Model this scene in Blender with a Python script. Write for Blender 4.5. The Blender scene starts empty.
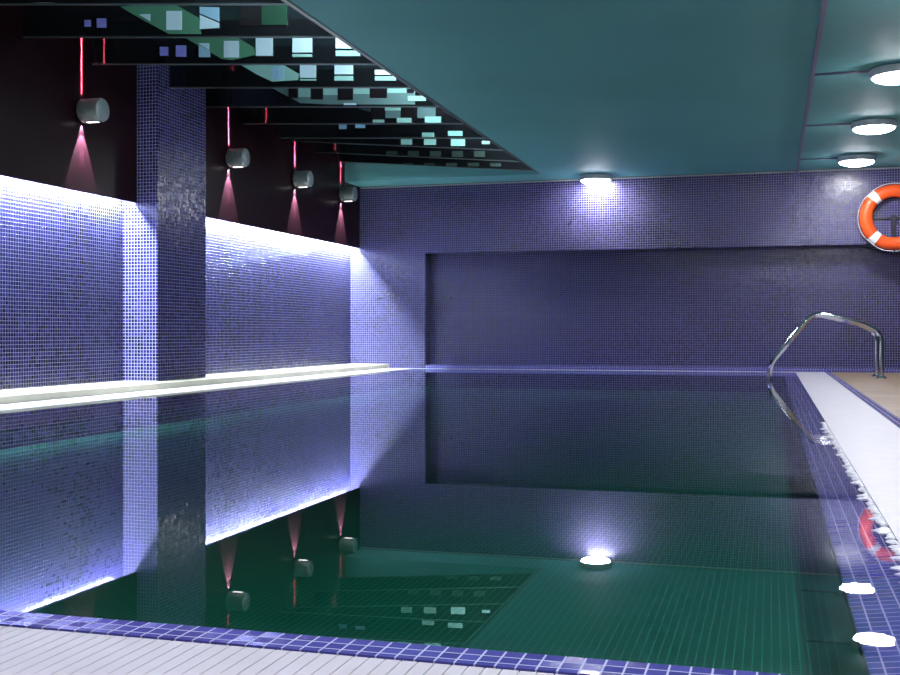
import bpy, bmesh, math, random
from mathutils import Vector, Matrix
random.seed(7)
COL = bpy.context.scene.collection
PI = math.pi

# ------------------------------------------------------------------ measured dimensions (metres)
F_PX, H_CAM = 1112.0, 0.48
YAW = math.atan2(771 - 450, F_PX)
C = 2.417            # ceiling height above the water
L = 1.514            # underside of the lintel
YB = 13.95           # face of the lintel and pier
YR = 14.2            # back of the recess
XW = -5.42           # tiled left wall
XP = -5.28           # face of the maroon panels
XS = -2.72           # edge of the lowered ceiling slab
XE, XD = 0.28, 0.68  # right water edge, start of wooden deck
XL = -4.5            # left water edge
YF = 1.615           # front water edge
XR, Y0 = 3.2, -2.6   # right wall, rear wall
SL = 0.157           # rise of the baffle ceiling towards the left wall
SN, CS = math.sin(YAW), math.cos(YAW)

def on_y(x, y, Y):
    u, v = (x - 450) / F_PX, (332 - y) / F_PX
    d = (-SN + u * CS, CS + u * SN, v)
    t = Y / d[1]
    return (d[0] * t, H_CAM + d[2] * t)

# ------------------------------------------------------------------ node helpers
def new_mat(name):
    m = bpy.data.materials.new(name); m.use_nodes = True
    nt = m.node_tree
    return m, nt, nt.nodes['Principled BSDF']

def plain(name, col, rough=0.5, metal=0.0, spec=0.5, noise=0.0, nscale=6.0, coat=0.0):
    m, nt, b = new_mat(name)
    b.inputs['Base Color'].default_value = (*col, 1)
    b.inputs['Roughness'].default_value = rough
    b.inputs['Metallic'].default_value = metal
    b.inputs['Specular IOR Level'].default_value = spec
    b.inputs['Coat Weight'].default_value = coat
    if noise:
        g = nt.nodes.new('ShaderNodeNewGeometry')
        n = nt.nodes.new('ShaderNodeTexNoise'); n.inputs['Scale'].default_value = nscale
        n.inputs['Detail'].default_value = 4
        nt.links.new(g.outputs['Position'], n.inputs['Vector'])
        mr = nt.nodes.new('ShaderNodeMapRange')
        mr.inputs[1].default_value = 0.3; mr.inputs[2].default_value = 0.7
        mr.inputs[3].default_value = 1 - noise; mr.inputs[4].default_value = 1 + noise
        nt.links.new(n.outputs['Fac'], mr.inputs[0])
        hs = nt.nodes.new('ShaderNodeHueSaturation'); hs.inputs['Color'].default_value = (*col, 1)
        nt.links.new(mr.outputs[0], hs.inputs['Value'])
        nt.links.new(hs.outputs['Color'], b.inputs['Base Color'])
    return m

def emit(name, col, s):
    m = bpy.data.materials.new(name); m.use_nodes = True
    nt = m.node_tree; nt.nodes.clear()
    e = nt.nodes.new('ShaderNodeEmission'); o = nt.nodes.new('ShaderNodeOutputMaterial')
    e.inputs[0].default_value = (*col, 1); e.inputs[1].default_value = s
    nt.links.new(e.outputs[0], o.inputs[0])
    return m

def math_node(nt, op, a, b=None):
    n = nt.nodes.new('ShaderNodeMath'); n.operation = op
    for i, v in enumerate((a, b)):
        if v is None: continue
        if isinstance(v, (int, float)): n.inputs[i].default_value = v
        else: nt.links.new(v, n.inputs[i])
    return n.outputs[0]

def mosaic(name, axes, pitch, grout, cols, gcol, rough=0.18, tilt=0.05, off=(0, 0), spec=0.5, vary=0.35):
    """square glass mosaic: grout grid, a colour and a slight tilt of its own for every tile"""
    m, nt, b = new_mat(name)
    g = nt.nodes.new('ShaderNodeNewGeometry')
    sp = nt.nodes.new('ShaderNodeSeparateXYZ'); nt.links.new(g.outputs['Position'], sp.inputs[0])
    fr, fl = [], []
    for a, o in zip(axes, off):
        s = math_node(nt, 'DIVIDE', math_node(nt, 'ADD', sp.outputs['XYZ'.index(a)], 50 * pitch - o), pitch)
        fr.append(math_node(nt, 'FRACT', s)); fl.append(math_node(nt, 'FLOOR', s))
    gm = math_node(nt, 'MAXIMUM', math_node(nt, 'LESS_THAN', fr[0], grout), math_node(nt, 'LESS_THAN', fr[1], grout))
    cb = nt.nodes.new('ShaderNodeCombineXYZ')
    nt.links.new(fl[0], cb.inputs[0]); nt.links.new(fl[1], cb.inputs[1])
    wn = nt.nodes.new('ShaderNodeTexWhiteNoise'); wn.noise_dimensions = '3D'
    nt.links.new(cb.outputs[0], wn.inputs['Vector'])
    big = nt.nodes.new('ShaderNodeTexNoise'); big.inputs['Scale'].default_value = 1.6
    big.inputs['Detail'].default_value = 5
    nt.links.new(g.outputs['Position'], big.inputs['Vector'])
    mixf = math_node(nt, 'ADD', math_node(nt, 'MULTIPLY', wn.outputs['Value'], 0.6),
                     math_node(nt, 'MULTIPLY', math_node(nt, 'SUBTRACT', big.outputs['Fac'], 0.3), 1.0))
    rp = nt.nodes.new('ShaderNodeValToRGB')
    el = rp.color_ramp.elements
    el[0].position, el[1].position = 0.05, 0.95
    el[0].color, el[1].color = (*cols[0], 1), (*cols[-1], 1)
    for k, c in enumerate(cols[1:-1]):
        e = el.new(0.05 + 0.9 * (k + 1) / (len(cols) - 1)); e.color = (*c, 1)
    nt.links.new(mixf, rp.inputs[0])
    mx = nt.nodes.new('ShaderNodeMix'); mx.data_type = 'RGBA'
    nt.links.new(gm, mx.inputs[0]); nt.links.new(rp.outputs[0], mx.inputs[6]); mx.inputs[7].default_value = (*gcol, 1)
    nt.links.new(mx.outputs[2], b.inputs['Base Color'])
    rr = nt.nodes.new('ShaderNodeMapRange')
    rr.inputs[3].default_value = rough; rr.inputs[4].default_value = 0.7
    nt.links.new(gm, rr.inputs[0]); nt.links.new(rr.outputs[0], b.inputs['Roughness'])
    b.inputs['Specular IOR Level'].default_value = spec
    # tilt of every tile
    vs = nt.nodes.new('ShaderNodeVectorMath'); vs.operation = 'SUBTRACT'
    nt.links.new(wn.outputs['Color'], vs.inputs[0]); vs.inputs[1].default_value = (.5, .5, .5)
    vm = nt.nodes.new('ShaderNodeVectorMath'); vm.operation = 'SCALE'
    nt.links.new(vs.outputs[0], vm.inputs[0]); vm.inputs['Scale'].default_value = tilt * 2
    va = nt.nodes.new('ShaderNodeVectorMath'); va.operation = 'ADD'
    nt.links.new(vm.outputs[0], va.inputs[0]); nt.links.new(g.outputs['Normal'], va.inputs[1])
    vn = nt.nodes.new('ShaderNodeVectorMath'); vn.operation = 'NORMALIZE'
    nt.links.new(va.outputs[0], vn.inputs[0])
    bp = nt.nodes.new('ShaderNodeBump'); bp.inputs['Strength'].default_value = 0.4; bp.inputs['Distance'].default_value = 0.002
    nt.links.new(math_node(nt, 'SUBTRACT', 1.0, gm), bp.inputs['Height']); nt.links.new(vn.outputs[0], bp.inputs['Normal'])
    nt.links.new(bp.outputs[0], b.inputs['Normal'])
    return m

P = 0.0295
INDIGO = [(.005, .007, .025), (.014, .010, .08), (.034, .024, .17), (.018, .028, .10)]
GROUT = (.24, .23, .34)
TILE = {a: mosaic('indigo_mosaic_' + n, a, P, 0.15, INDIGO, GROUT, rough=.24, tilt=.032) for a, n in (('XZ', 'facing'), ('YZ', 'side'), ('XY', 'flat'))}
TILE['YZ'] = mosaic('indigo_mosaic_shaded', 'YZ', P, 0.13, [(.0022, .003, .012), (.0065, .0045, .042), (.017, .0115, .095), (.009, .013, .055)], (.125, .12, .185), rough=.2, tilt=.04, spec=.25)  # same mosaic in darker colours, painting shade into the side faces
LIPCOL = [(.055, .05, .26), (.075, .07, .33), (.095, .09, .39)]
LIP = mosaic('violet_coping_tile', 'XY', 0.03, 0.10, LIPCOL, (.42, .41, .62), rough=0.15, off=(XE, YF))
LIPV = mosaic('violet_coping_tile_facing', 'XZ', 0.03, 0.12, LIPCOL, (.42, .41, .62), rough=0.15)
BASIN = mosaic('green_pool_tile', 'XY', 0.0195, 0.10, [(.0024, .050, .036), (.003, .056, .041), (.0036, .062, .046)], (.07, .31, .24), rough=0.5, tilt=0.0)
BASINW = mosaic('green_pool_tile_wall', 'YZ', 0.0195, 0.10, [(.0024, .050, .036), (.0036, .062, .046)], (.07, .31, .24), rough=0.5, tilt=0.0)
BASINV = mosaic('green_pool_tile_end', 'XZ', 0.0195, 0.10, [(.0024, .050, .036), (.0036, .062, .046)], (.07, .31, .24), rough=0.5, tilt=0.0)
TEAL = plain('teal_ceiling_paint', (.165, .47, .49), 0.65, spec=0.25, noise=0.06, nscale=0.7)
WHITE = plain('white_grating_plastic', (.60, .565, .64), 0.45, noise=0.05, nscale=9)
CREAM = plain('cream_deck_stone', (.40, .37, .27), 0.5, noise=0.12, nscale=5)
MAROON = plain('maroon_panel_lacquer', (.0085, .0019, .0038), 0.30, spec=0.12, noise=0.15, nscale=2)
STEEL = plain('polished_steel', (.62, .62, .64), 0.10, 1.0)
ALU = plain('brushed_aluminium', (.11, .13, .13), 0.4, 0.3, noise=0.15, nscale=30)
GREYM = plain('grey_lamp_metal', (.17, .20, .22), 0.32, 0.3)
CONDUIT = plain('violet_grey_conduit', (.22, .21, .32), 0.4, 0.3)
RINGM = plain('pale_grey_lamp_ring', (.55, .58, .62), 0.3, 0.2)
DARK = plain('dark_bracket_metal', (.035, .03, .05), 0.4, 0.4)
ORANGE = plain('orange_buoy_shell', (.90, .10, .012), 0.38, noise=0.1, nscale=3)
BAND = plain('white_buoy_band', (.85, .83, .86), 0.45)
ROPE = plain('white_rope', (.75, .70, .74), 0.7, noise=0.2, nscale=60)
BLACKG = plain('black_gloss_board', (.006, .007, .009), 0.07, 0.0, 0.9)
PLAIN_WALL = plain('grey_violet_plaster', (.30, .29, .38), 0.6, noise=0.08)
T_BLUE = plain('pale_blue_acrylic', (.52, .70, .80), 0.2)
T_TEAL = plain('pale_teal_acrylic', (.28, .52, .49), 0.2)
T_DARK = plain('black_acrylic', (.012, .010, .013), 0.12)
T_REFLECTION = plain('green_painted_reflection', (.075, .22, .14), 0.15)  # flat colour for the teal ceiling's reflection painted onto the boards
T_VIOLET = plain('violet_acrylic', (.25, .24, .70), 0.2)
GLOW = emit('lamp_glass_glow', (.93, .95, 1.0), 66)
SLIT = emit('lamp_slit_glow', (1.0, .93, .95), 2.5)

# wood deck
def wood():
    m, nt, b = new_mat('pale_wood_deck')
    g = nt.nodes.new('ShaderNodeNewGeometry')
    mp = nt.nodes.new('ShaderNodeMapping'); mp.inputs['Scale'].default_value = (1.2, 22, 1)
    nt.links.new(g.outputs['Position'], mp.inputs[0])
    n = nt.nodes.new('ShaderNodeTexNoise'); n.inputs['Scale'].default_value = 1.6; n.inputs['Detail'].default_value = 6
    nt.links.new(mp.outputs[0], n.inputs['Vector'])
    rp = nt.nodes.new('ShaderNodeValToRGB')
    rp.color_ramp.elements[0].position, rp.color_ramp.elements[1].position = .3, .7
    rp.color_ramp.elements[0].color = (.19, .125, .08, 1); rp.color_ramp.elements[1].color = (.38, .28, .20, 1)
    nt.links.new(n.outputs['Fac'], rp.inputs[0])
    sp = nt.nodes.new('ShaderNodeSeparateXYZ'); nt.links.new(g.outputs['Position'], sp.inputs[0])
    f = math_node(nt, 'FRACT', math_node(nt, 'DIVIDE', math_node(nt, 'ADD', sp.outputs[1], 20), 0.14))
    gm = math_node(nt, 'LESS_THAN', f, 0.05)
    mx = nt.nodes.new('ShaderNodeMix'); mx.data_type = 'RGBA'
    nt.links.new(gm, mx.inputs[0]); nt.links.new(rp.outputs[0], mx.inputs[6]); mx.inputs[7].default_value = (.12, .08, .06, 1)
    nt.links.new(mx.outputs[2], b.inputs['Base Color']); b.inputs['Roughness'].default_value = 0.5
    return m
WOOD = wood()

# water: mirror by Fresnel over a green-tinted clear body
def water_mat():
    m = bpy.data.materials.new('clear_pool_water'); m.use_nodes = True
    nt = m.node_tree; nt.nodes.clear()
    out = nt.nodes.new('ShaderNodeOutputMaterial')
    g = nt.nodes.new('ShaderNodeNewGeometry')
    n = nt.nodes.new('ShaderNodeTexNoise'); n.inputs['Scale'].default_value = 11; n.inputs['Detail'].default_value = 3
    nt.links.new(g.outputs['Position'], n.inputs['Vector'])
    sp = nt.nodes.new('ShaderNodeSeparateXYZ'); nt.links.new(g.outputs['Position'], sp.inputs[0])
    mr = nt.nodes.new('ShaderNodeMapRange')
    mr.inputs[1].default_value = 0.08; mr.inputs[2].default_value = XE
    mr.inputs[3].default_value = 0.0; mr.inputs[4].default_value = 0.022
    nt.links.new(sp.outputs[0], mr.inputs[0])
    bp = nt.nodes.new('ShaderNodeBump'); bp.inputs['Distance'].default_value = 0.01
    nt.links.new(mr.outputs[0], bp.inputs['Strength']); nt.links.new(n.outputs['Fac'], bp.inputs['Height'])
    fr = nt.nodes.new('ShaderNodeFresnel'); fr.inputs['IOR'].default_value = 1.42
    nt.links.new(bp.outputs[0], fr.inputs['Normal'])
    tr = nt.nodes.new('ShaderNodeBsdfTransparent'); 
    # the green tint grows with the depth below: clear over the shallow lips
    sh = math_node(nt, 'MINIMUM', math_node(nt, 'MULTIPLY', math_node(nt, 'SUBTRACT', .16, sp.outputs[0]), 12.0),
                   math_node(nt, 'MULTIPLY', math_node(nt, 'SUBTRACT', sp.outputs[1], YF), 12.0))
    sh = math_node(nt, 'MINIMUM', math_node(nt, 'MAXIMUM', sh, 0.0), 1.0)
    tm = nt.nodes.new('ShaderNodeMix'); tm.data_type = 'RGBA'
    tm.inputs[6].default_value = (.95, .97, 1, 1); tm.inputs[7].default_value = (.50, .88, .80, 1)
    nt.links.new(sh, tm.inputs[0]); nt.links.new(tm.outputs[2], tr.inputs[0])
    gl = nt.nodes.new('ShaderNodeBsdfGlossy'); gl.inputs['Roughness'].default_value = 0.0
    gl.inputs['Color'].default_value = (1, 1, 1, 1)
    nt.links.new(bp.outputs[0], gl.inputs['Normal'])
    mx = nt.nodes.new('ShaderNodeMixShader')
    nt.links.new(fr.outputs[0], mx.inputs[0]); nt.links.new(tr.outputs[0], mx.inputs[1]); nt.links.new(gl.outputs[0], mx.inputs[2])
    nt.links.new(mx.outputs[0], out.inputs[0])
    return m
WATER = water_mat()

# ------------------------------------------------------------------ mesh helpers
class MB:
    def __init__(s): s.v, s.f, s.m, s.sm = [], [], [], []
    def add(s, vs, fs, mi=0, smooth=False):
        o = len(s.v); s.v += [tuple(v) for v in vs]
        for f in fs: s.f.append([o + i for i in f]); s.m.append(mi); s.sm.append(smooth)
        return s
    def box(s, a, b, mi=0):
        (x0, y0, z0), (x1, y1, z1) = a, b
        v = [(x, y, z) for z in (z0, z1) for y in (y0, y1) for x in (x0, x1)]
        ms = mi if isinstance(mi, (list, tuple)) else [mi] * 6
        for f, k in zip([(0, 2, 3, 1), (4, 5, 7, 6), (0, 1, 5, 4), (2, 6, 7, 3), (0, 4, 6, 2), (1, 3, 7, 5)], ms):
            s.add([v[i] for i in f], [(0, 1, 2, 3)], k)      # order of faces: bottom, top, -y, +y, -x, +x
        return s
    def prism(s, poly, ext, mi=0):
        """closed prism: polygon of 3-D points pushed along the vector ext"""
        n = len(poly); e = Vector(ext)
        v = [Vector(p) for p in poly] + [Vector(p) + e for p in poly]
        fs = [tuple(range(n)), tuple(reversed(range(n, 2 * n)))]
        fs += [(i, i + n, (i + 1) % n + n, (i + 1) % n) for i in range(n)]
        return s.add(v, fs, mi)
    def lathe(s, prof, axis='Z', seg=32, c=(0, 0, 0), mi=0):
        """prof: list of (radius, height) turned about the axis"""
        vs, fs = [], []
        for r, h in prof:
            for k in range(seg):
                a = 2 * PI * k / seg
                p = (r * math.cos(a), r * math.sin(a), h)
                if axis == 'X': p = (p[2], p[0], p[1])
                if axis == 'Y': p = (p[1], p[2], p[0])
                vs.append((p[0] + c[0], p[1] + c[1], p[2] + c[2]))
        for j in range(len(prof) - 1):
            for k in range(seg):
                k2 = (k + 1) % seg
                fs.append((j * seg + k, j * seg + k2, (j + 1) * seg + k2, (j + 1) * seg + k))
        s.add(vs, fs, mi, True)
        o = len(s.v) - len(vs)
        s.f.append([o + k for k in reversed(range(seg))]); s.m.append(mi); s.sm.append(False)
        s.f.append([o + (len(prof) - 1) * seg + k for k in range(seg)]); s.m.append(mi); s.sm.append(False)
        return s
    def tube(s, pts, r, seg=14, closed=False, mi=0):
        pts = [Vector(p) for p in pts]; n = len(pts)
        vs, fs = [], []; up = None
        for i, p in enumerate(pts):
            if closed: t = pts[(i + 1) % n] - pts[i - 1]
            else: t = pts[min(i + 1, n - 1)] - pts[max(i - 1, 0)]
            t.normalize()
            if up is None: up = t.orthogonal().normalized()
            up = (up - t * up.dot(t)).normalized(); w = t.cross(up)
            for k in range(seg):
                a = 2 * PI * k / seg
                vs.append(p + (up * math.cos(a) + w * math.sin(a)) * r)
        for j in range(n if closed else n - 1):
            j2 = (j + 1) % n
            for k in range(seg):
                k2 = (k + 1) % seg
                fs.append((j * seg + k, j * seg + k2, j2 * seg + k2, j2 * seg + k))
        s.add(vs, fs, mi, True)
        if not closed:
            o = len(s.v) - len(vs)
            s.f.append([o + k for k in reversed(range(seg))]); s.m.append(mi); s.sm.append(False)
            s.f.append([o + (n - 1) * seg + k for k in range(seg)]); s.m.append(mi); s.sm.append(False)
        return s
    def build(s, name, mats, parent=None, origin=None):
        me = bpy.data.meshes.new(name)
        v = s.v
        o = Vector((0, 0, 0))
        if parent is None:
            xs, ys, zs = zip(*v)
            o = Vector(origin) if origin else Vector(((min(xs) + max(xs)) / 2, (min(ys) + max(ys)) / 2, min(zs)))
            v = [Vector(p) - o for p in v]
        me.from_pydata([tuple(p) for p in v], [], s.f)
        for m in (mats if isinstance(mats, (list, tuple)) else [mats]): me.materials.append(m)
        me.polygons.foreach_set('material_index', s.m); me.polygons.foreach_set('use_smooth', s.sm)
        bm = bmesh.new(); bm.from_mesh(me); bmesh.ops.remove_doubles(bm, verts=bm.verts, dist=1e-6)
        bmesh.ops.recalc_face_normals(bm, faces=bm.faces)
        for e in bm.edges:
            if len(e.link_faces) == 2 and e.calc_face_angle(0) > math.radians(32): e.smooth = False
        bm.to_mesh(me); bm.free()
        me.update()
        ob = bpy.data.objects.new(name, me); COL.objects.link(ob); ob.location = o
        if parent: ob.parent = parent
        return ob

def tag(o, label=None, cat=None, group=None, kind=None):
    for k, v in (('label', label), ('category', cat), ('group', group), ('kind', kind)):
        if v: o[k] = v
    return o
def empty(name, loc, label, cat, group=None):
    o = bpy.data.objects.new(name, None); COL.objects.link(o); o.location = loc; o.empty_display_size = 0.1
    return tag(o, label, cat, group)
def struct(o, label=None): return tag(o, label, None, None, 'structure')
def copy_tree(o, parent=None):
    c = o.copy(); COL.objects.link(c)
    if parent: c.parent = parent
    for ch in list(o.children): copy_tree(ch, c)
    return c
def smooth_path(pts, rad, n=7):
    """polyline with rounded corners"""
    pts = [Vector(p) for p in pts]; out = [pts[0]]
    for i in range(1, len(pts) - 1):
        a, b, c = pts[i - 1], pts[i], pts[i + 1]
        r = min(rad, (a - b).length * .48, (c - b).length * .48)
        p, q = b + (a - b).normalized() * r, b + (c - b).normalized() * r
        for k in range(n + 1):
            t = k / n
            out.append(p * (1 - t) ** 2 + b * 2 * t * (1 - t) + q * t * t)
    out.append(pts[-1])
    return out

TM = [TILE['XZ'], TILE['YZ'], TILE['XY']]
TI = [2, 2, 0, 0, 1, 1]      # material per box side for tiled boxes

# ------------------------------------------------------------------ the room shell
ZT = 3.35
struct(MB().box((XW - .2, Y0, -.02), (XW, YR + .2, ZT), TI).build('wall_left', TM))
b = MB()
b.box((XW, YB, -.9), (-4.365, YR + .2, C), TI)                 # pier
b.box((-4.365, YB, L), (XR, YR, C), TI)                        # lintel over the recess
b.box((-4.365, YR, -.9), (XR, YR + .2, C), TI)                 # back of the recess
struct(b.build('wall_back', TM))
struct(MB().box((XR, Y0, -.1), (XR + .2, YR + .2, C), TI).build('wall_right', TM))
struct(MB().box((XW, Y0 - .2, -.1), (XR, Y0, ZT), 0).build('wall_rear', [PLAIN_WALL]))
# tiled column against the left wall
struct(MB().box((XW, 8.51, .055), (-5.08, 9.36, 3.13), TI).build('column', TM))

# ceiling: lowered slab, its strips in front of and behind the baffle opening, sloped coffer above the baffles
YS0, YS1, TH = 4.1, 13.40, 0.34
def slope(X): return C + SL * (XS - X)
b = MB()
b.box((XS, Y0, C), (XR, YR, C + TH), 0)
b.box((XW, YS1, C), (XS, YR, ZT), 0)
b.box((XW, Y0, C), (XS, YS0, ZT), 0)
b.prism([(XS, YS0, slope(XS) + TH), (XW, YS0, slope(XW) + TH), (XW, YS0, slope(XW) + TH + .05), (XS, YS0, slope(XS) + TH + .05)], (0, YS1 - YS0, 0), 0)
struct(b.build('ceiling', [TEAL]))
# slim pale cornice between ceiling and back wall, edge trim of the slab
struct(MB().box((-5.27, YB - .012, C - .022), (XR, YB, C - .008)).build('trim_1', [plain('pale_cornice', (.35, .36, .34), .5)]))
struct(MB().box((XS - .02, YS0, C - .006), (XS + .012, YS1, C + .10)).build('trim_2', [plain('grey_edge_trim', (.16, .18, .18), .4, .5)]))

# pool basin, coping, decks
ZB = -.22
b = MB()
b.box((XL - .1, YF - .05, ZB - .05), (XE, YB - .05, ZB), 0)
b.box((XL - .1, YF - .05, ZB), (XL, YB - .05, -.004), 1)
b.box((.14, YF - .05, ZB), (.18, YB - .05, -.03), 1)
b.box((XL, YF - .05, ZB), (.14, YF, -.02), 2)
b.box((XL, 13.45, ZB), (.14, 13.5, -.03), 2)
struct(b.build('pool_basin', [BASIN, BASINW, BASINV]))
b = MB()   # submerged violet lip on three sides, tiled kerb at the front, border beside the wood
b.prism([(.14, YF, -.022), (XE, YF, -.004), (XE, YF, -.05), (.14, YF, -.05)], (0, 13.80 - YF, 0))
b.prism([(XL, 13.42, -.03), (XL, 13.82, -.004), (XL, 13.82, -.05), (XL, 13.42, -.05)], (XE - XL, 0, 0))
b.box((XL - .35, 1.54, -.05), (XE + .33, YF, .004))
b.prism([(XL - .02, YF, .004), (XL - .02, YF + .03, -.012), (XL - .02, YF + .03, -.05), (XL - .02, YF, -.05)], (XE - XL, 0, 0))
b.box((XE + .33, 1.54, -.05), (XD, 13.95, .004))
struct(b.build('pool_coping', [LIP]))
struct(MB().box((-4.365, YB, -.05), (XR, YR, .05), TI).build('back_ledge', [LIPV, TILE['YZ'], LIP]))
b = MB()
b.box((XD, Y0, -.1), (XR, YB + .02, .004), 0)
b.box((XW, Y0, -.1), (XD, 1.02, .002), 0)
struct(b.build('floor', [WOOD]))
struct(MB().box((XW, 1.54, -.1), (-4.86, YB, .055)).build('deck_ledge', [CREAM]))
# bed under the gratings
b = MB()
b.box((XE, 1.0, -.12), (XE + .33, YB, -.02)); b.box((-4.86, 1.0, -.12), (XL, YB, -.02)); b.box((XW, 1.0, -.12), (XD, 1.54, -.02))
b.box((XL, 13.82, -.12), (XE, YB, -.02))
struct(b.build('gutter_bed', [plain('grey_gutter_concrete', (.35, .33, .40), .7)]))  # one even grey-violet colour

def grating(label, x0, x1, y0, y1, along, pitch=.025, gap=.002, z=.002):
    b = MB()
    a0, a1 = (y0, y1) if along == 'Y' else (x0, x1)
    n = int(round((a1 - a0) / pitch)); st = (a1 - a0) / n
    for k in range(n):
        p, q = a0 + k * st + gap / 2, a0 + (k + 1) * st - gap / 2
        if along == 'Y': b.box((x0, p, z - .012), (x1, q, z))
        else: b.box((p, y0, z - .012), (q, y1, z))
    # bearers under the slats
    if along == 'Y':
        for x in (x0 + .03, (x0 + x1) / 2, x1 - .03): b.box((x - .012, y0, z - .022), (x + .012, y1, z - .007))
    else:
        for y in (y0 + .03, (y0 + y1) / 2, y1 - .03): b.box((x0, y - .012, z - .022), (x1, y + .012, z - .007))
    return tag(b.build('overflow_grating', [WHITE]), label, 'grating', 'white overflow gratings around the pool')
grating('white slatted overflow grating along the right pool edge beside the wooden deck', XE, XE + .33, 1.56, YB, 'Y')
grating('white slatted overflow grating across the near end of the pool in front', XW + .05, XE + .33, 1.02, 1.535, 'X')
grating('brightly lit white overflow grating along the left wall and column', -4.855, XL, 1.56, YB, 'Y', z=.004)
grating('narrow white overflow grating along the far end of the pool', XL, XE, 13.825, YB, 'X', z=.003)

# ------------------------------------------------------------------ water
b = MB()
NX, NY = 8, 8
b.add([(XL, YF, 0), (XE, YF, 0), (XE, 13.825, 0), (XL, 13.825, 0)], [(0, 1, 2, 3)])
tag(b.build('pool_water', [WATER]), 'still green tinted pool water mirroring the tiled walls', 'water', kind='stuff')

# ragged white flecks standing in for the ripple-broken edge along the right side
flecks = MB(); rf = random.Random(3)
y = 1.75
while y < 6.2:
    st = rf.uniform(.012, .035)
    n = 11; rx = rf.uniform(.005, .016) * (1.7 if rf.random() < .15 else 1); ry = st * rf.uniform(.35, .7); cx = XE - rx * .75 - .002
    ring = []
    for k in range(n):
        t = 2 * PI * k / n; q = rf.uniform(.6, 1.25)
        ring.append((cx + rx * q * math.cos(t), y + ry * q * math.sin(t)))
    ring = [(min(px, XE - .0005), py) for px, py in ring]
    vs = [(px, py, .0005) for px, py in ring] + [(cx + (px - cx) * .5, y + (py - y) * .5, .0045) for px, py in ring]
    fs = [(k, (k + 1) % n, (k + 1) % n + n, k + n) for k in range(n)] + [tuple(range(n, 2 * n)), tuple(reversed(range(n)))]
    flecks.add(vs, fs, 0, True)
    y += st * rf.choice((.4, .6, .9, 1.5))
tag(flecks.build('overflow_flecks', [plain('white_flecks', (.7, .68, .76), .3)]), 'ragged white flecks for the ripple-broken edge along the right pool lip', 'flecks', kind='stuff')

# ------------------------------------------------------------------ maroon panels
def panel(y0, y1, label):
    o = MB().box((XP - .03, y0, 1.60), (XP, y1, 3.16)).build('wall_panel', [MAROON])
    return tag(o, label, 'wall panel', 'maroon panels above the left wall')
panel(2.0, 8.505, 'dark maroon wall panel left of the tiled column')
panel(9.365, YB - .005, 'dark maroon wall panel between the tiled column and the far corner')

# ------------------------------------------------------------------ wall lamps
LZ = 2.24
def add_light(name, kind, loc, target, power, col, parent=None, **kw):
    ld = bpy.data.lights.new(name, kind); ld.energy = power; ld.color = col
    for k, v in kw.items(): setattr(ld, k, v)
    o = bpy.data.objects.new(name, ld); COL.objects.link(o); o.location = loc
    d = Vector(target) - Vector(loc)
    o.rotation_euler = d.to_track_quat('-Z', 'Y').to_euler()
    if parent: o.parent = parent
    return o
def wall_lamp():
    r = empty('wall_lamp', (XP, 0, LZ), 'x', 'wall lamp', 'grey cylinder lamps on the maroon panels')
    MB().lathe([(.07, 0), (.07, .012)], 'X', 28).build('mounting_plate', [DARK], r)
    MB().lathe([(.088, .012), (.094, .018), (.094, .180), (.090, .188)], 'X', 40).build('body', [ALU], r)
    MB().lathe([(.090, .188), (.088, .197), (.078, .202), (.0005, .204)], 'X', 40).build('end_cap', [GREYM], r)
    MB().box((.055, -.016, -.0955), (.155, .016, -.088)).build('light_slit', [SLIT], r)
    return r
lamp0 = wall_lamp()
lamp_spots = [(7.70, 'grey cylinder wall lamp left of the tiled column'),
              (10.20, 'first grey cylinder wall lamp to the right of the tiled column'),
              (11.83, 'middle one of the three grey cylinder wall lamps right of the column'),
              (13.26, 'grey cylinder wall lamp nearest the far corner under the green ceiling')]
for i, (y, lab) in enumerate(lamp_spots):
    o = lamp0 if i == 0 else copy_tree(lamp0)
    o.location.y = y; o['label'] = lab
    # narrow red beam upwards
    a = math.radians(4.2)
    lg = add_light('red_beam', 'AREA', (XP + .026, y, LZ + .10), (XP + .026 - math.sin(a), y, LZ + .10 + math.cos(a)), 16.0, (1, .36, .42),
                   shape='RECTANGLE', size=.046, size_y=.007, spread=math.radians(1.6))
    # size runs along the light's local X: keep it along world X
    zq = Vector((math.sin(a), 0, -math.cos(a))); yv = Vector((0, 1, 0)); xv = yv.cross(zq)
    lg.rotation_euler = Matrix((xv, yv, zq)).transposed().to_euler()
    # pink fan downwards, two brighter streaks in it
    add_light('pink_fan', 'SPOT', (XP + .009, y, LZ - .099), (XP - .02, y, LZ - .60), 100, (.85, 1, 1), spot_size=math.radians(50), spot_blend=.12, shadow_soft_size=.002)
    add_light('pink_fan', 'SPOT', (XP + .06, y, LZ - .10), (XP - .03, y, LZ - .62), 230, (.85, 1, 1), spot_size=math.radians(48), spot_blend=.12, shadow_soft_size=.002)
    for s in (-1, 1):
        add_light('pink_streak', 'SPOT', (XP + .022, y, LZ - .10), (XP - .02, y + s * .028, LZ - .60), 700, (1, .9, .9), spot_size=math.radians(3.2), spot_blend=.7, shadow_soft_size=.002)

# ------------------------------------------------------------------ hidden strip light behind the panels
def strip(x, y0, y1, n, power):
    st = (y1 - y0) / n
    for k in range(n):
        y = y0 + (k + .5) * st
        lg = add_light('cove_strip_light', 'AREA', (x, y, 1.655), (x + .02, y, 0.6), power * st, (.74, .88, 1.0), shape='RECTANGLE', size=.03, size_y=st)
        lg.rotation_euler = (0, math.radians(24), 0)
strip(XW + .07, 2.2, 8.45, 7, 56)
strip(XW + .07, 9.42, 13.9, 5, 56)

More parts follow.
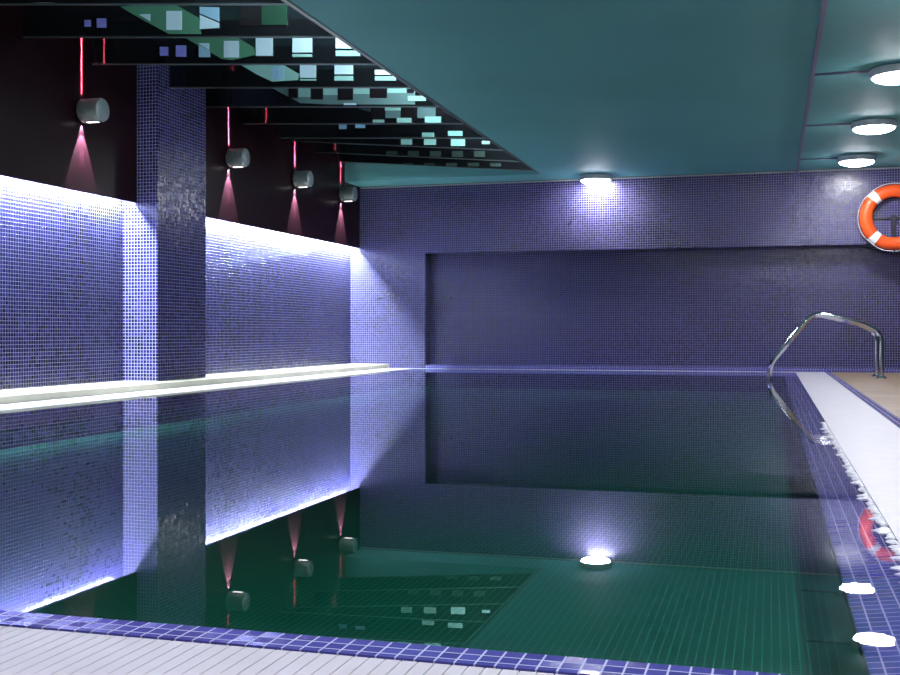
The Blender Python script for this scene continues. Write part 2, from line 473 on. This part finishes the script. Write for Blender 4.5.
# ------------------------------------------------------------------ ceiling lamps
def ceiling_lamp():
    r = empty('ceiling_lamp', (0, 0, C), 'x', 'ceiling lamp', 'round lamps on the ceiling')
    MB().lathe([(.165, 0), (.195, -.006), (.200, -.012), (.200, -.052), (.192, -.062), (.178, -.064)], 'Z', 40).build('ring', [RINGM], r)
    prof = [(.180 * math.cos(t), -.062 - .045 * math.sin(t)) for t in [PI / 2 * k / 7 for k in range(7)]] + [(.001, -.107)]
    MB().lathe(prof, 'Z', 36).build('glass_dome', [GLOW], r)
    for k in range(4):
        a = PI / 4 + k * PI / 2
        MB().lathe([(.008, -.052), (.008, -.07)], 'Z', 10, (.192 * math.cos(a), .192 * math.sin(a), 0)).build('clip', [STEEL], r)
    return r
cl0 = ceiling_lamp()
spots = [(-2.085, 13.72, 'round glowing ceiling lamp alone against the far wall, left of centre'),
         (.91, 13.03, 'round glowing ceiling lamp above the life buoy, farthest of the right row'),
         (.91, 10.92, 'round glowing ceiling lamp, middle one of the three on the right'),
         (.90, 8.76, 'round glowing ceiling lamp nearest the camera, cut by the right edge'),
         (.90, 6.60, 'round glowing ceiling lamp over the wooden deck, fourth from the far wall'),
         (.90, 4.44, 'round glowing ceiling lamp over the wooden deck, fifth from the far wall'),
         (.90, 2.28, 'round glowing ceiling lamp over the wooden deck, sixth from the far wall'),
         (.90, 0.12, 'round glowing ceiling lamp over the wooden deck, seventh from the far wall'),
         (-1.5, 1.9, 'added unseen round ceiling lamp brightening the near end of the pool'),  # this and the next are added out of view to brighten the near grating
         (-1.5, -.5, 'added unseen round ceiling lamp brightening the deck behind the near end')]
for i, (x, y, lab) in enumerate(spots):
    o = cl0 if i == 0 else copy_tree(cl0)
    o.location = (x, y, C); o['label'] = lab

# conduit feeding the right row
r = empty('ceiling_conduit', (.30, YB, C), 'thin violet grey conduit along the ceiling with a branch to each right lamp', 'conduit')
MB().box((-.014, Y0 - YB + .01, -.022), (.014, -.02, -.0005)).build('trunk', [CONDUIT], r)
for y in (13.03, 10.92, 8.76, 6.60, 4.44, 2.28, .12):
    MB().tube([(.014, y - YB, -.010), (.42, y - YB, -.010)], .0085, 10).build('branch', [CONDUIT], r)

# ------------------------------------------------------------------ baffles in the opening
def rect(x0, y0, x1, y1): return [(x0, y0), (x1, y0), (x1, y1), (x0, y1)]
ROW = {}
ROW[0] = [('B', [(32, 4), (42, 2.5), (55, 9), (46, 10.5)])]  # pale plate painted in for a glimpse of LED light
ROW[1] = [('G', [(120, 6.5), (169, 1), (199, 18), (201, 34), (169, 34), (134, 15)]),  # first outline: ceiling reflection painted as a green plate
          ('V', rect(84.5, 20, 90.5, 26.5)), ('V', rect(97, 18.5, 106, 27.5)),
          ('B', [(139, 14.4), (150.5, 14), (150.5, 21.5)]), ('B', rect(166.6, 11, 182, 30)),
          ('B', [(200, 15), (219, 23), (219, 28), (200, 29)]), ('L', [(200, 7), (219, 7.5), (219, 21.5), (200, 13.5)]),
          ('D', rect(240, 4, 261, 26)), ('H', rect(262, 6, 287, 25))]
ROW[2] = [('G', [(181, 35.5), (234, 35.5), (254, 47.5), (255, 55), (232, 60), (222, 59)]),  # the slanted green plate imitates the ceiling mirrored in the gloss
          ('V', rect(160, 47, 168, 55.6)), ('V', rect(176, 45.5, 186, 56.6)),
          ('L', [(199, 45), (210, 50.5), (210, 57), (199, 57)]), ('B', [(198, 43.4), (209.5, 43.2), (209.5, 50)]),
          ('B', rect(224, 41, 239, 57.5)), ('B', rect(256, 38, 272.5, 55.8)),
          ('B', rect(292.7, 36, 312, 52.5)), ('T', rect(292.7, 54.3, 312, 57)),
          ('B', rect(336, 37.5, 360, 48.5)), ('T', rect(336, 50.8, 360, 56.2))]
ROW[3] = [('T', [(240, 64.5), (283, 64.5), (299, 74), (298, 80), (272, 81.5), (258, 75)]),  # slanted teal plate is a painted reflection, the squares are tiles
          ('L', rect(271.3, 66.5, 284, 79)), ('B', rect(300, 64.8, 316, 77.8)), ('T', rect(300, 79, 316, 80.6)),
          ('B', rect(334.6, 64.8, 353, 74.3)), ('T', rect(334.6, 76, 353, 80.6)),
          ('B', rect(375, 70, 396, 74.8)), ('T', rect(375, 76.4, 396, 80.6))]
ROW[4] = [('S', [(272, 88), (415, 88), (415, 104.5), (330, 104.5), (300, 103)]),
          ('T', rect(298.5, 88, 310.5, 97)), ('T', rect(323.5, 88, 337.5, 95)), ('T', rect(353.5, 88, 369.5, 94)), ('T', rect(387.5, 88, 406.5, 93)),
          ('D', rect(288.5, 88, 298, 98)), ('D', rect(311, 88, 323, 99.5)), ('D', rect(338, 88, 353, 100)),
          ('D', rect(370, 88, 387, 98)), ('D', rect(407, 89, 414, 93)), ('B', rect(344, 103.2, 356, 105.2)), ('T', rect(408, 96, 426, 101))]
ROW[5] = [('K', [(358, 109), (371, 107), (371, 112)]), ('S', rect(385.5, 107, 400.5, 118)), ('S', rect(417.5, 107, 435.5, 118)),
          ('T', rect(385, 107, 401, 110.5)), ('D', rect(371, 107, 385, 118)), ('D', rect(401, 107.5, 417, 117)),
          ('D', rect(436, 109, 447, 116)), ('T', rect(373, 119.7, 384, 122.6)), ('T', rect(397, 118, 411, 122.8)), ('T', rect(425, 116.6, 441, 122.8))]
ROW[6] = [('L', rect(339, 124.6, 346.5, 129)), ('L', rect(355.4, 124.6, 365, 128)), ('T', rect(422, 132.7, 434, 137)), ('T', rect(448, 131, 462.5, 136))]
ROW[7] = [('T', rect(401, 139, 412, 144.7)), ('T', rect(424, 139, 436, 145)), ('T', rect(451, 139, 465, 146)), ('T', rect(482, 141, 490, 144))]
ROW[8] = [('K', rect(x, 151, x + 11, 157)) for x in (386, 408, 430, 452, 474)]
ROW[9] = [('K', rect(x, 163.0, x + 11, 166.5)) for x in (402, 424, 446, 468, 490)]
KIND = {'K': ('dim_tile', plain('dim_green_acrylic', (.035, .055, .05), .2)), 'H': ('green_tile_and_reflection', plain('dark_green_acrylic', (.014, .045, .028), .15)), 'G': ('green_tile_and_reflection', T_REFLECTION), 'B': ('pale_tile_and_glow', T_BLUE), 'V': ('violet_tile', T_VIOLET), 'L': ('blue_tile', plain('sky_blue_acrylic', (.28, .50, .68), .2)),
        'T': ('teal_tile_and_reflection', T_TEAL), 'D': ('black_tile', T_DARK), 'S': ('grey_tile', plain('grey_teal_acrylic', (.11, .19, .20), .2))}
FY = [5.28, 6.04, 6.80, 7.57, 8.37, 9.15, 9.96, 10.75, 11.53, 12.35, 13.12]
FY = [4.52] + FY
ORD = ['nearest', 'second', 'third', 'fourth', 'fifth', 'sixth', 'seventh', 'eighth', 'ninth', 'tenth', 'eleventh', 'farthest']
ZLEFT = 2.65          # underside of the baffles at the left wall
FSL = (ZLEFT - C) / (XS - XP)
def on_plane(px, py, p, t):
    """where the view line through a measured point meets the upright plane of a board"""
    u, v = (px - 450) / F_PX, (332 - py) / F_PX
    d = Vector((-SN + u * CS, CS + u * SN, v)); n = Vector((-t[1], t[0], 0))
    k = n.dot(Vector(p) - Vector((0, 0, H_CAM))) / n.dot(d)
    return Vector((0, 0, H_CAM)) + d * k
EDGE = plain('grey_baffle_edge', (.09, .11, .11), .3, .6)
for i, y in enumerate(FY):
    row = i - 2
    xr = XS - .025
    dep = -SN * XS + CS * y
    yl = ((ZLEFT - H_CAM) / (C - H_CAM) * dep + SN * XP) / CS        # the boards fan out a little towards the left wall
    if row >= 7: yl = y + .06
    tx, ty = XP + .006 - xr, yl - y
    ln = math.hypot(tx, ty); ux, uy = tx / ln, ty / ln
    if 8.4 < yl < 9.5 and 8.4 < y < 9.5:
        k = (-5.07 - xr) / tx
        if yl > 8.49 : tx, ty = tx * k, ty * k
    zl = (tx / (XP - XS)) * (ZLEFT - C)
    r = empty('ceiling_baffle', (xr, y, C), {0: 'glossy black ceiling baffle partly cut by the top of the picture'}.get(row, ORD[i] + ' glossy black ceiling baffle counted from the front, with square tiles'),
              'baffle', 'black ceiling baffles above the pool')
    MB().prism([(tx, ty, zl), (0, 0, 0), (0, 0, TH - .02), (tx, ty, zl + TH - .02)], (0, .018, 0)).build('board', [BLACKG], r)
    MB().prism([(tx, ty - .003, zl - .004), (0, -.003, -.004), (0, -.003, .004), (tx, ty - .003, zl + .004)], (0, .024, 0)).build('edge_strip', [EDGE], r)
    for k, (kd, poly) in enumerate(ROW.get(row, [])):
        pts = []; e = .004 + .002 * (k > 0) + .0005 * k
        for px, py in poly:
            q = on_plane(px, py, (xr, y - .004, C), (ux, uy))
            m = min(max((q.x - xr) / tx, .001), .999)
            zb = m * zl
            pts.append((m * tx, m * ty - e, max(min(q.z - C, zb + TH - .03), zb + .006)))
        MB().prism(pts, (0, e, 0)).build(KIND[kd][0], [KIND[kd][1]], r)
    lg = add_light('added_bay_light', 'AREA', (XS - .03, y - .38, C + .24), (XS - 2, y - .1, C + .30), 11, (.86, .97, 1), shape='RECTANGLE', size=.05, size_y=.5)  # unseen light added in every bay to brighten the tiles
    zq = -(Vector((-2, .55, .02)).normalized()); yv = Vector((0, 0, 1)).cross(zq).normalized(); xv = yv.cross(zq)
    lg.rotation_euler = Matrix((xv, yv, zq)).transposed().to_euler()

# ------------------------------------------------------------------ life buoy and its bracket
BX, BZ, BYC = 1.375, 1.815, YB - .085
r = empty('life_buoy', (BX, BYC, BZ - .385), 'orange life buoy with white bands hanging on the far wall', 'life buoy')
MAJ, RA, RD = .308, .074, .052
def torus(a0, a1, grow, n=72, seg=20):
    b = MB(); vs, fs = [], []
    full = a1 - a0 > 2 * PI - .01
    m = n if full else n + 1
    for i in range(m):
        a = a0 + (a1 - a0) * i / n
        for k in range(seg):
            t = 2 * PI * k / seg
            rr = MAJ + (RA + grow) * math.cos(t)
            vs.append((rr * math.cos(a), (RD + grow) * math.sin(t), .385 + rr * math.sin(a)))
    for i in range(n):
        j = (i + 1) % m
        for k in range(seg):
            fs.append((i * seg + k, i * seg + (k + 1) % seg, j * seg + (k + 1) % seg, j * seg + k))
    b.add(vs, fs, 0, True)
    if not full:
        b.add(vs[:seg], [tuple(range(seg))]); b.add(vs[-seg:], [tuple(reversed(range(seg)))])
    return b
torus(0, 2 * PI, 0).build('ring', [ORANGE], r)
for deg in (48, 132, 228, 312):
    a = math.radians(deg)
    torus(a - .13, a + .13, .003, 8).build('white_band', [BAND], r)
pts = []
for i in range(96):
    a = 2 * PI * i / 96
    ph = (math.degrees(a) - 48) % 90 if False else 0
    k = min(abs(((math.degrees(a) - d + 180) % 360) - 180) for d in (48, 132, 228, 312))
    rr = MAJ + RA + .006 + .008 * min(1, k / 20)
    pts.append((rr * math.cos(a), -.012, .385 + rr * math.sin(a)))
MB().tube(pts, .0045, 8, True).build('grab_rope', [ROPE], r)
r = empty('buoy_bracket', (BX, YB, BZ), 'dark metal cross bracket seen inside the life buoy on the wall', 'bracket')
MB().box((-.33, -.022, -.012), (.33, .002, .014)).build('cross_bar', [DARK], r)
MB().box((-.022, -.03, -.36), (.022, .002, .04)).build('upright', [DARK], r)
MB().tube(smooth_path([(0, -.026, -.33), (0, -.026, -.404), (0, -.150, -.404), (0, -.150, -.38)], .012), .008, 10).build('hook', [DARK], r)

# ------------------------------------------------------------------ pool ladder
LY = 12.15
r = empty('pool_handrail', (1.08, LY, .004), 'pair of polished steel arched pool handrails at the right pool edge', 'handrail')
pix = [(881, 377), (881.5, 334), (866, 324.5), (821, 314), (811, 315.5), (769.5, 365), (769.5, 376)]
path = []
for px, py in pix:
    X, Z = on_y(px, py, LY); path.append((X - 1.08, 0, max(Z - .004, 0) if px > 870 else Z - .004))
path[0] = (path[1][0], 0, 0)
path[-1] = (path[-2][0], 0, ZB)
sp = smooth_path(path, .10)
for k, dy in enumerate((0, .52)):
    rl = MB().tube([(p[0], p[1] + dy, p[2]) for p in sp], .025, 16).build('rail', [STEEL], r)
    MB().lathe([(.055, 0), (.055, .008), (.042, .014), (.028, .03)], 'Z', 28, (path[0][0], dy, 0)).build('flange', [STEEL], rl)

# ------------------------------------------------------------------ camera
cd = bpy.data.cameras.new('camera'); cam = bpy.data.objects.new('camera', cd); COL.objects.link(cam)
cd.sensor_width = 36; cd.lens = F_PX / 900 * 36; cd.shift_y = -5.5 / 900
cam.location = (0, 0, H_CAM); cam.rotation_euler = (PI / 2, 0, YAW)
cd.clip_start = .05
sc = bpy.context.scene
sc.camera = cam
w = bpy.data.worlds.new('world'); sc.world = w; w.use_nodes = True
w.node_tree.nodes['Background'].inputs[0].default_value = (.02, .02, .03, 1)
sc.view_settings.view_transform = 'Standard'; sc.view_settings.look = 'None'
sc.view_settings.exposure = 0.7; sc.view_settings.gamma = 1; sc.view_settings.use_curve_mapping = False
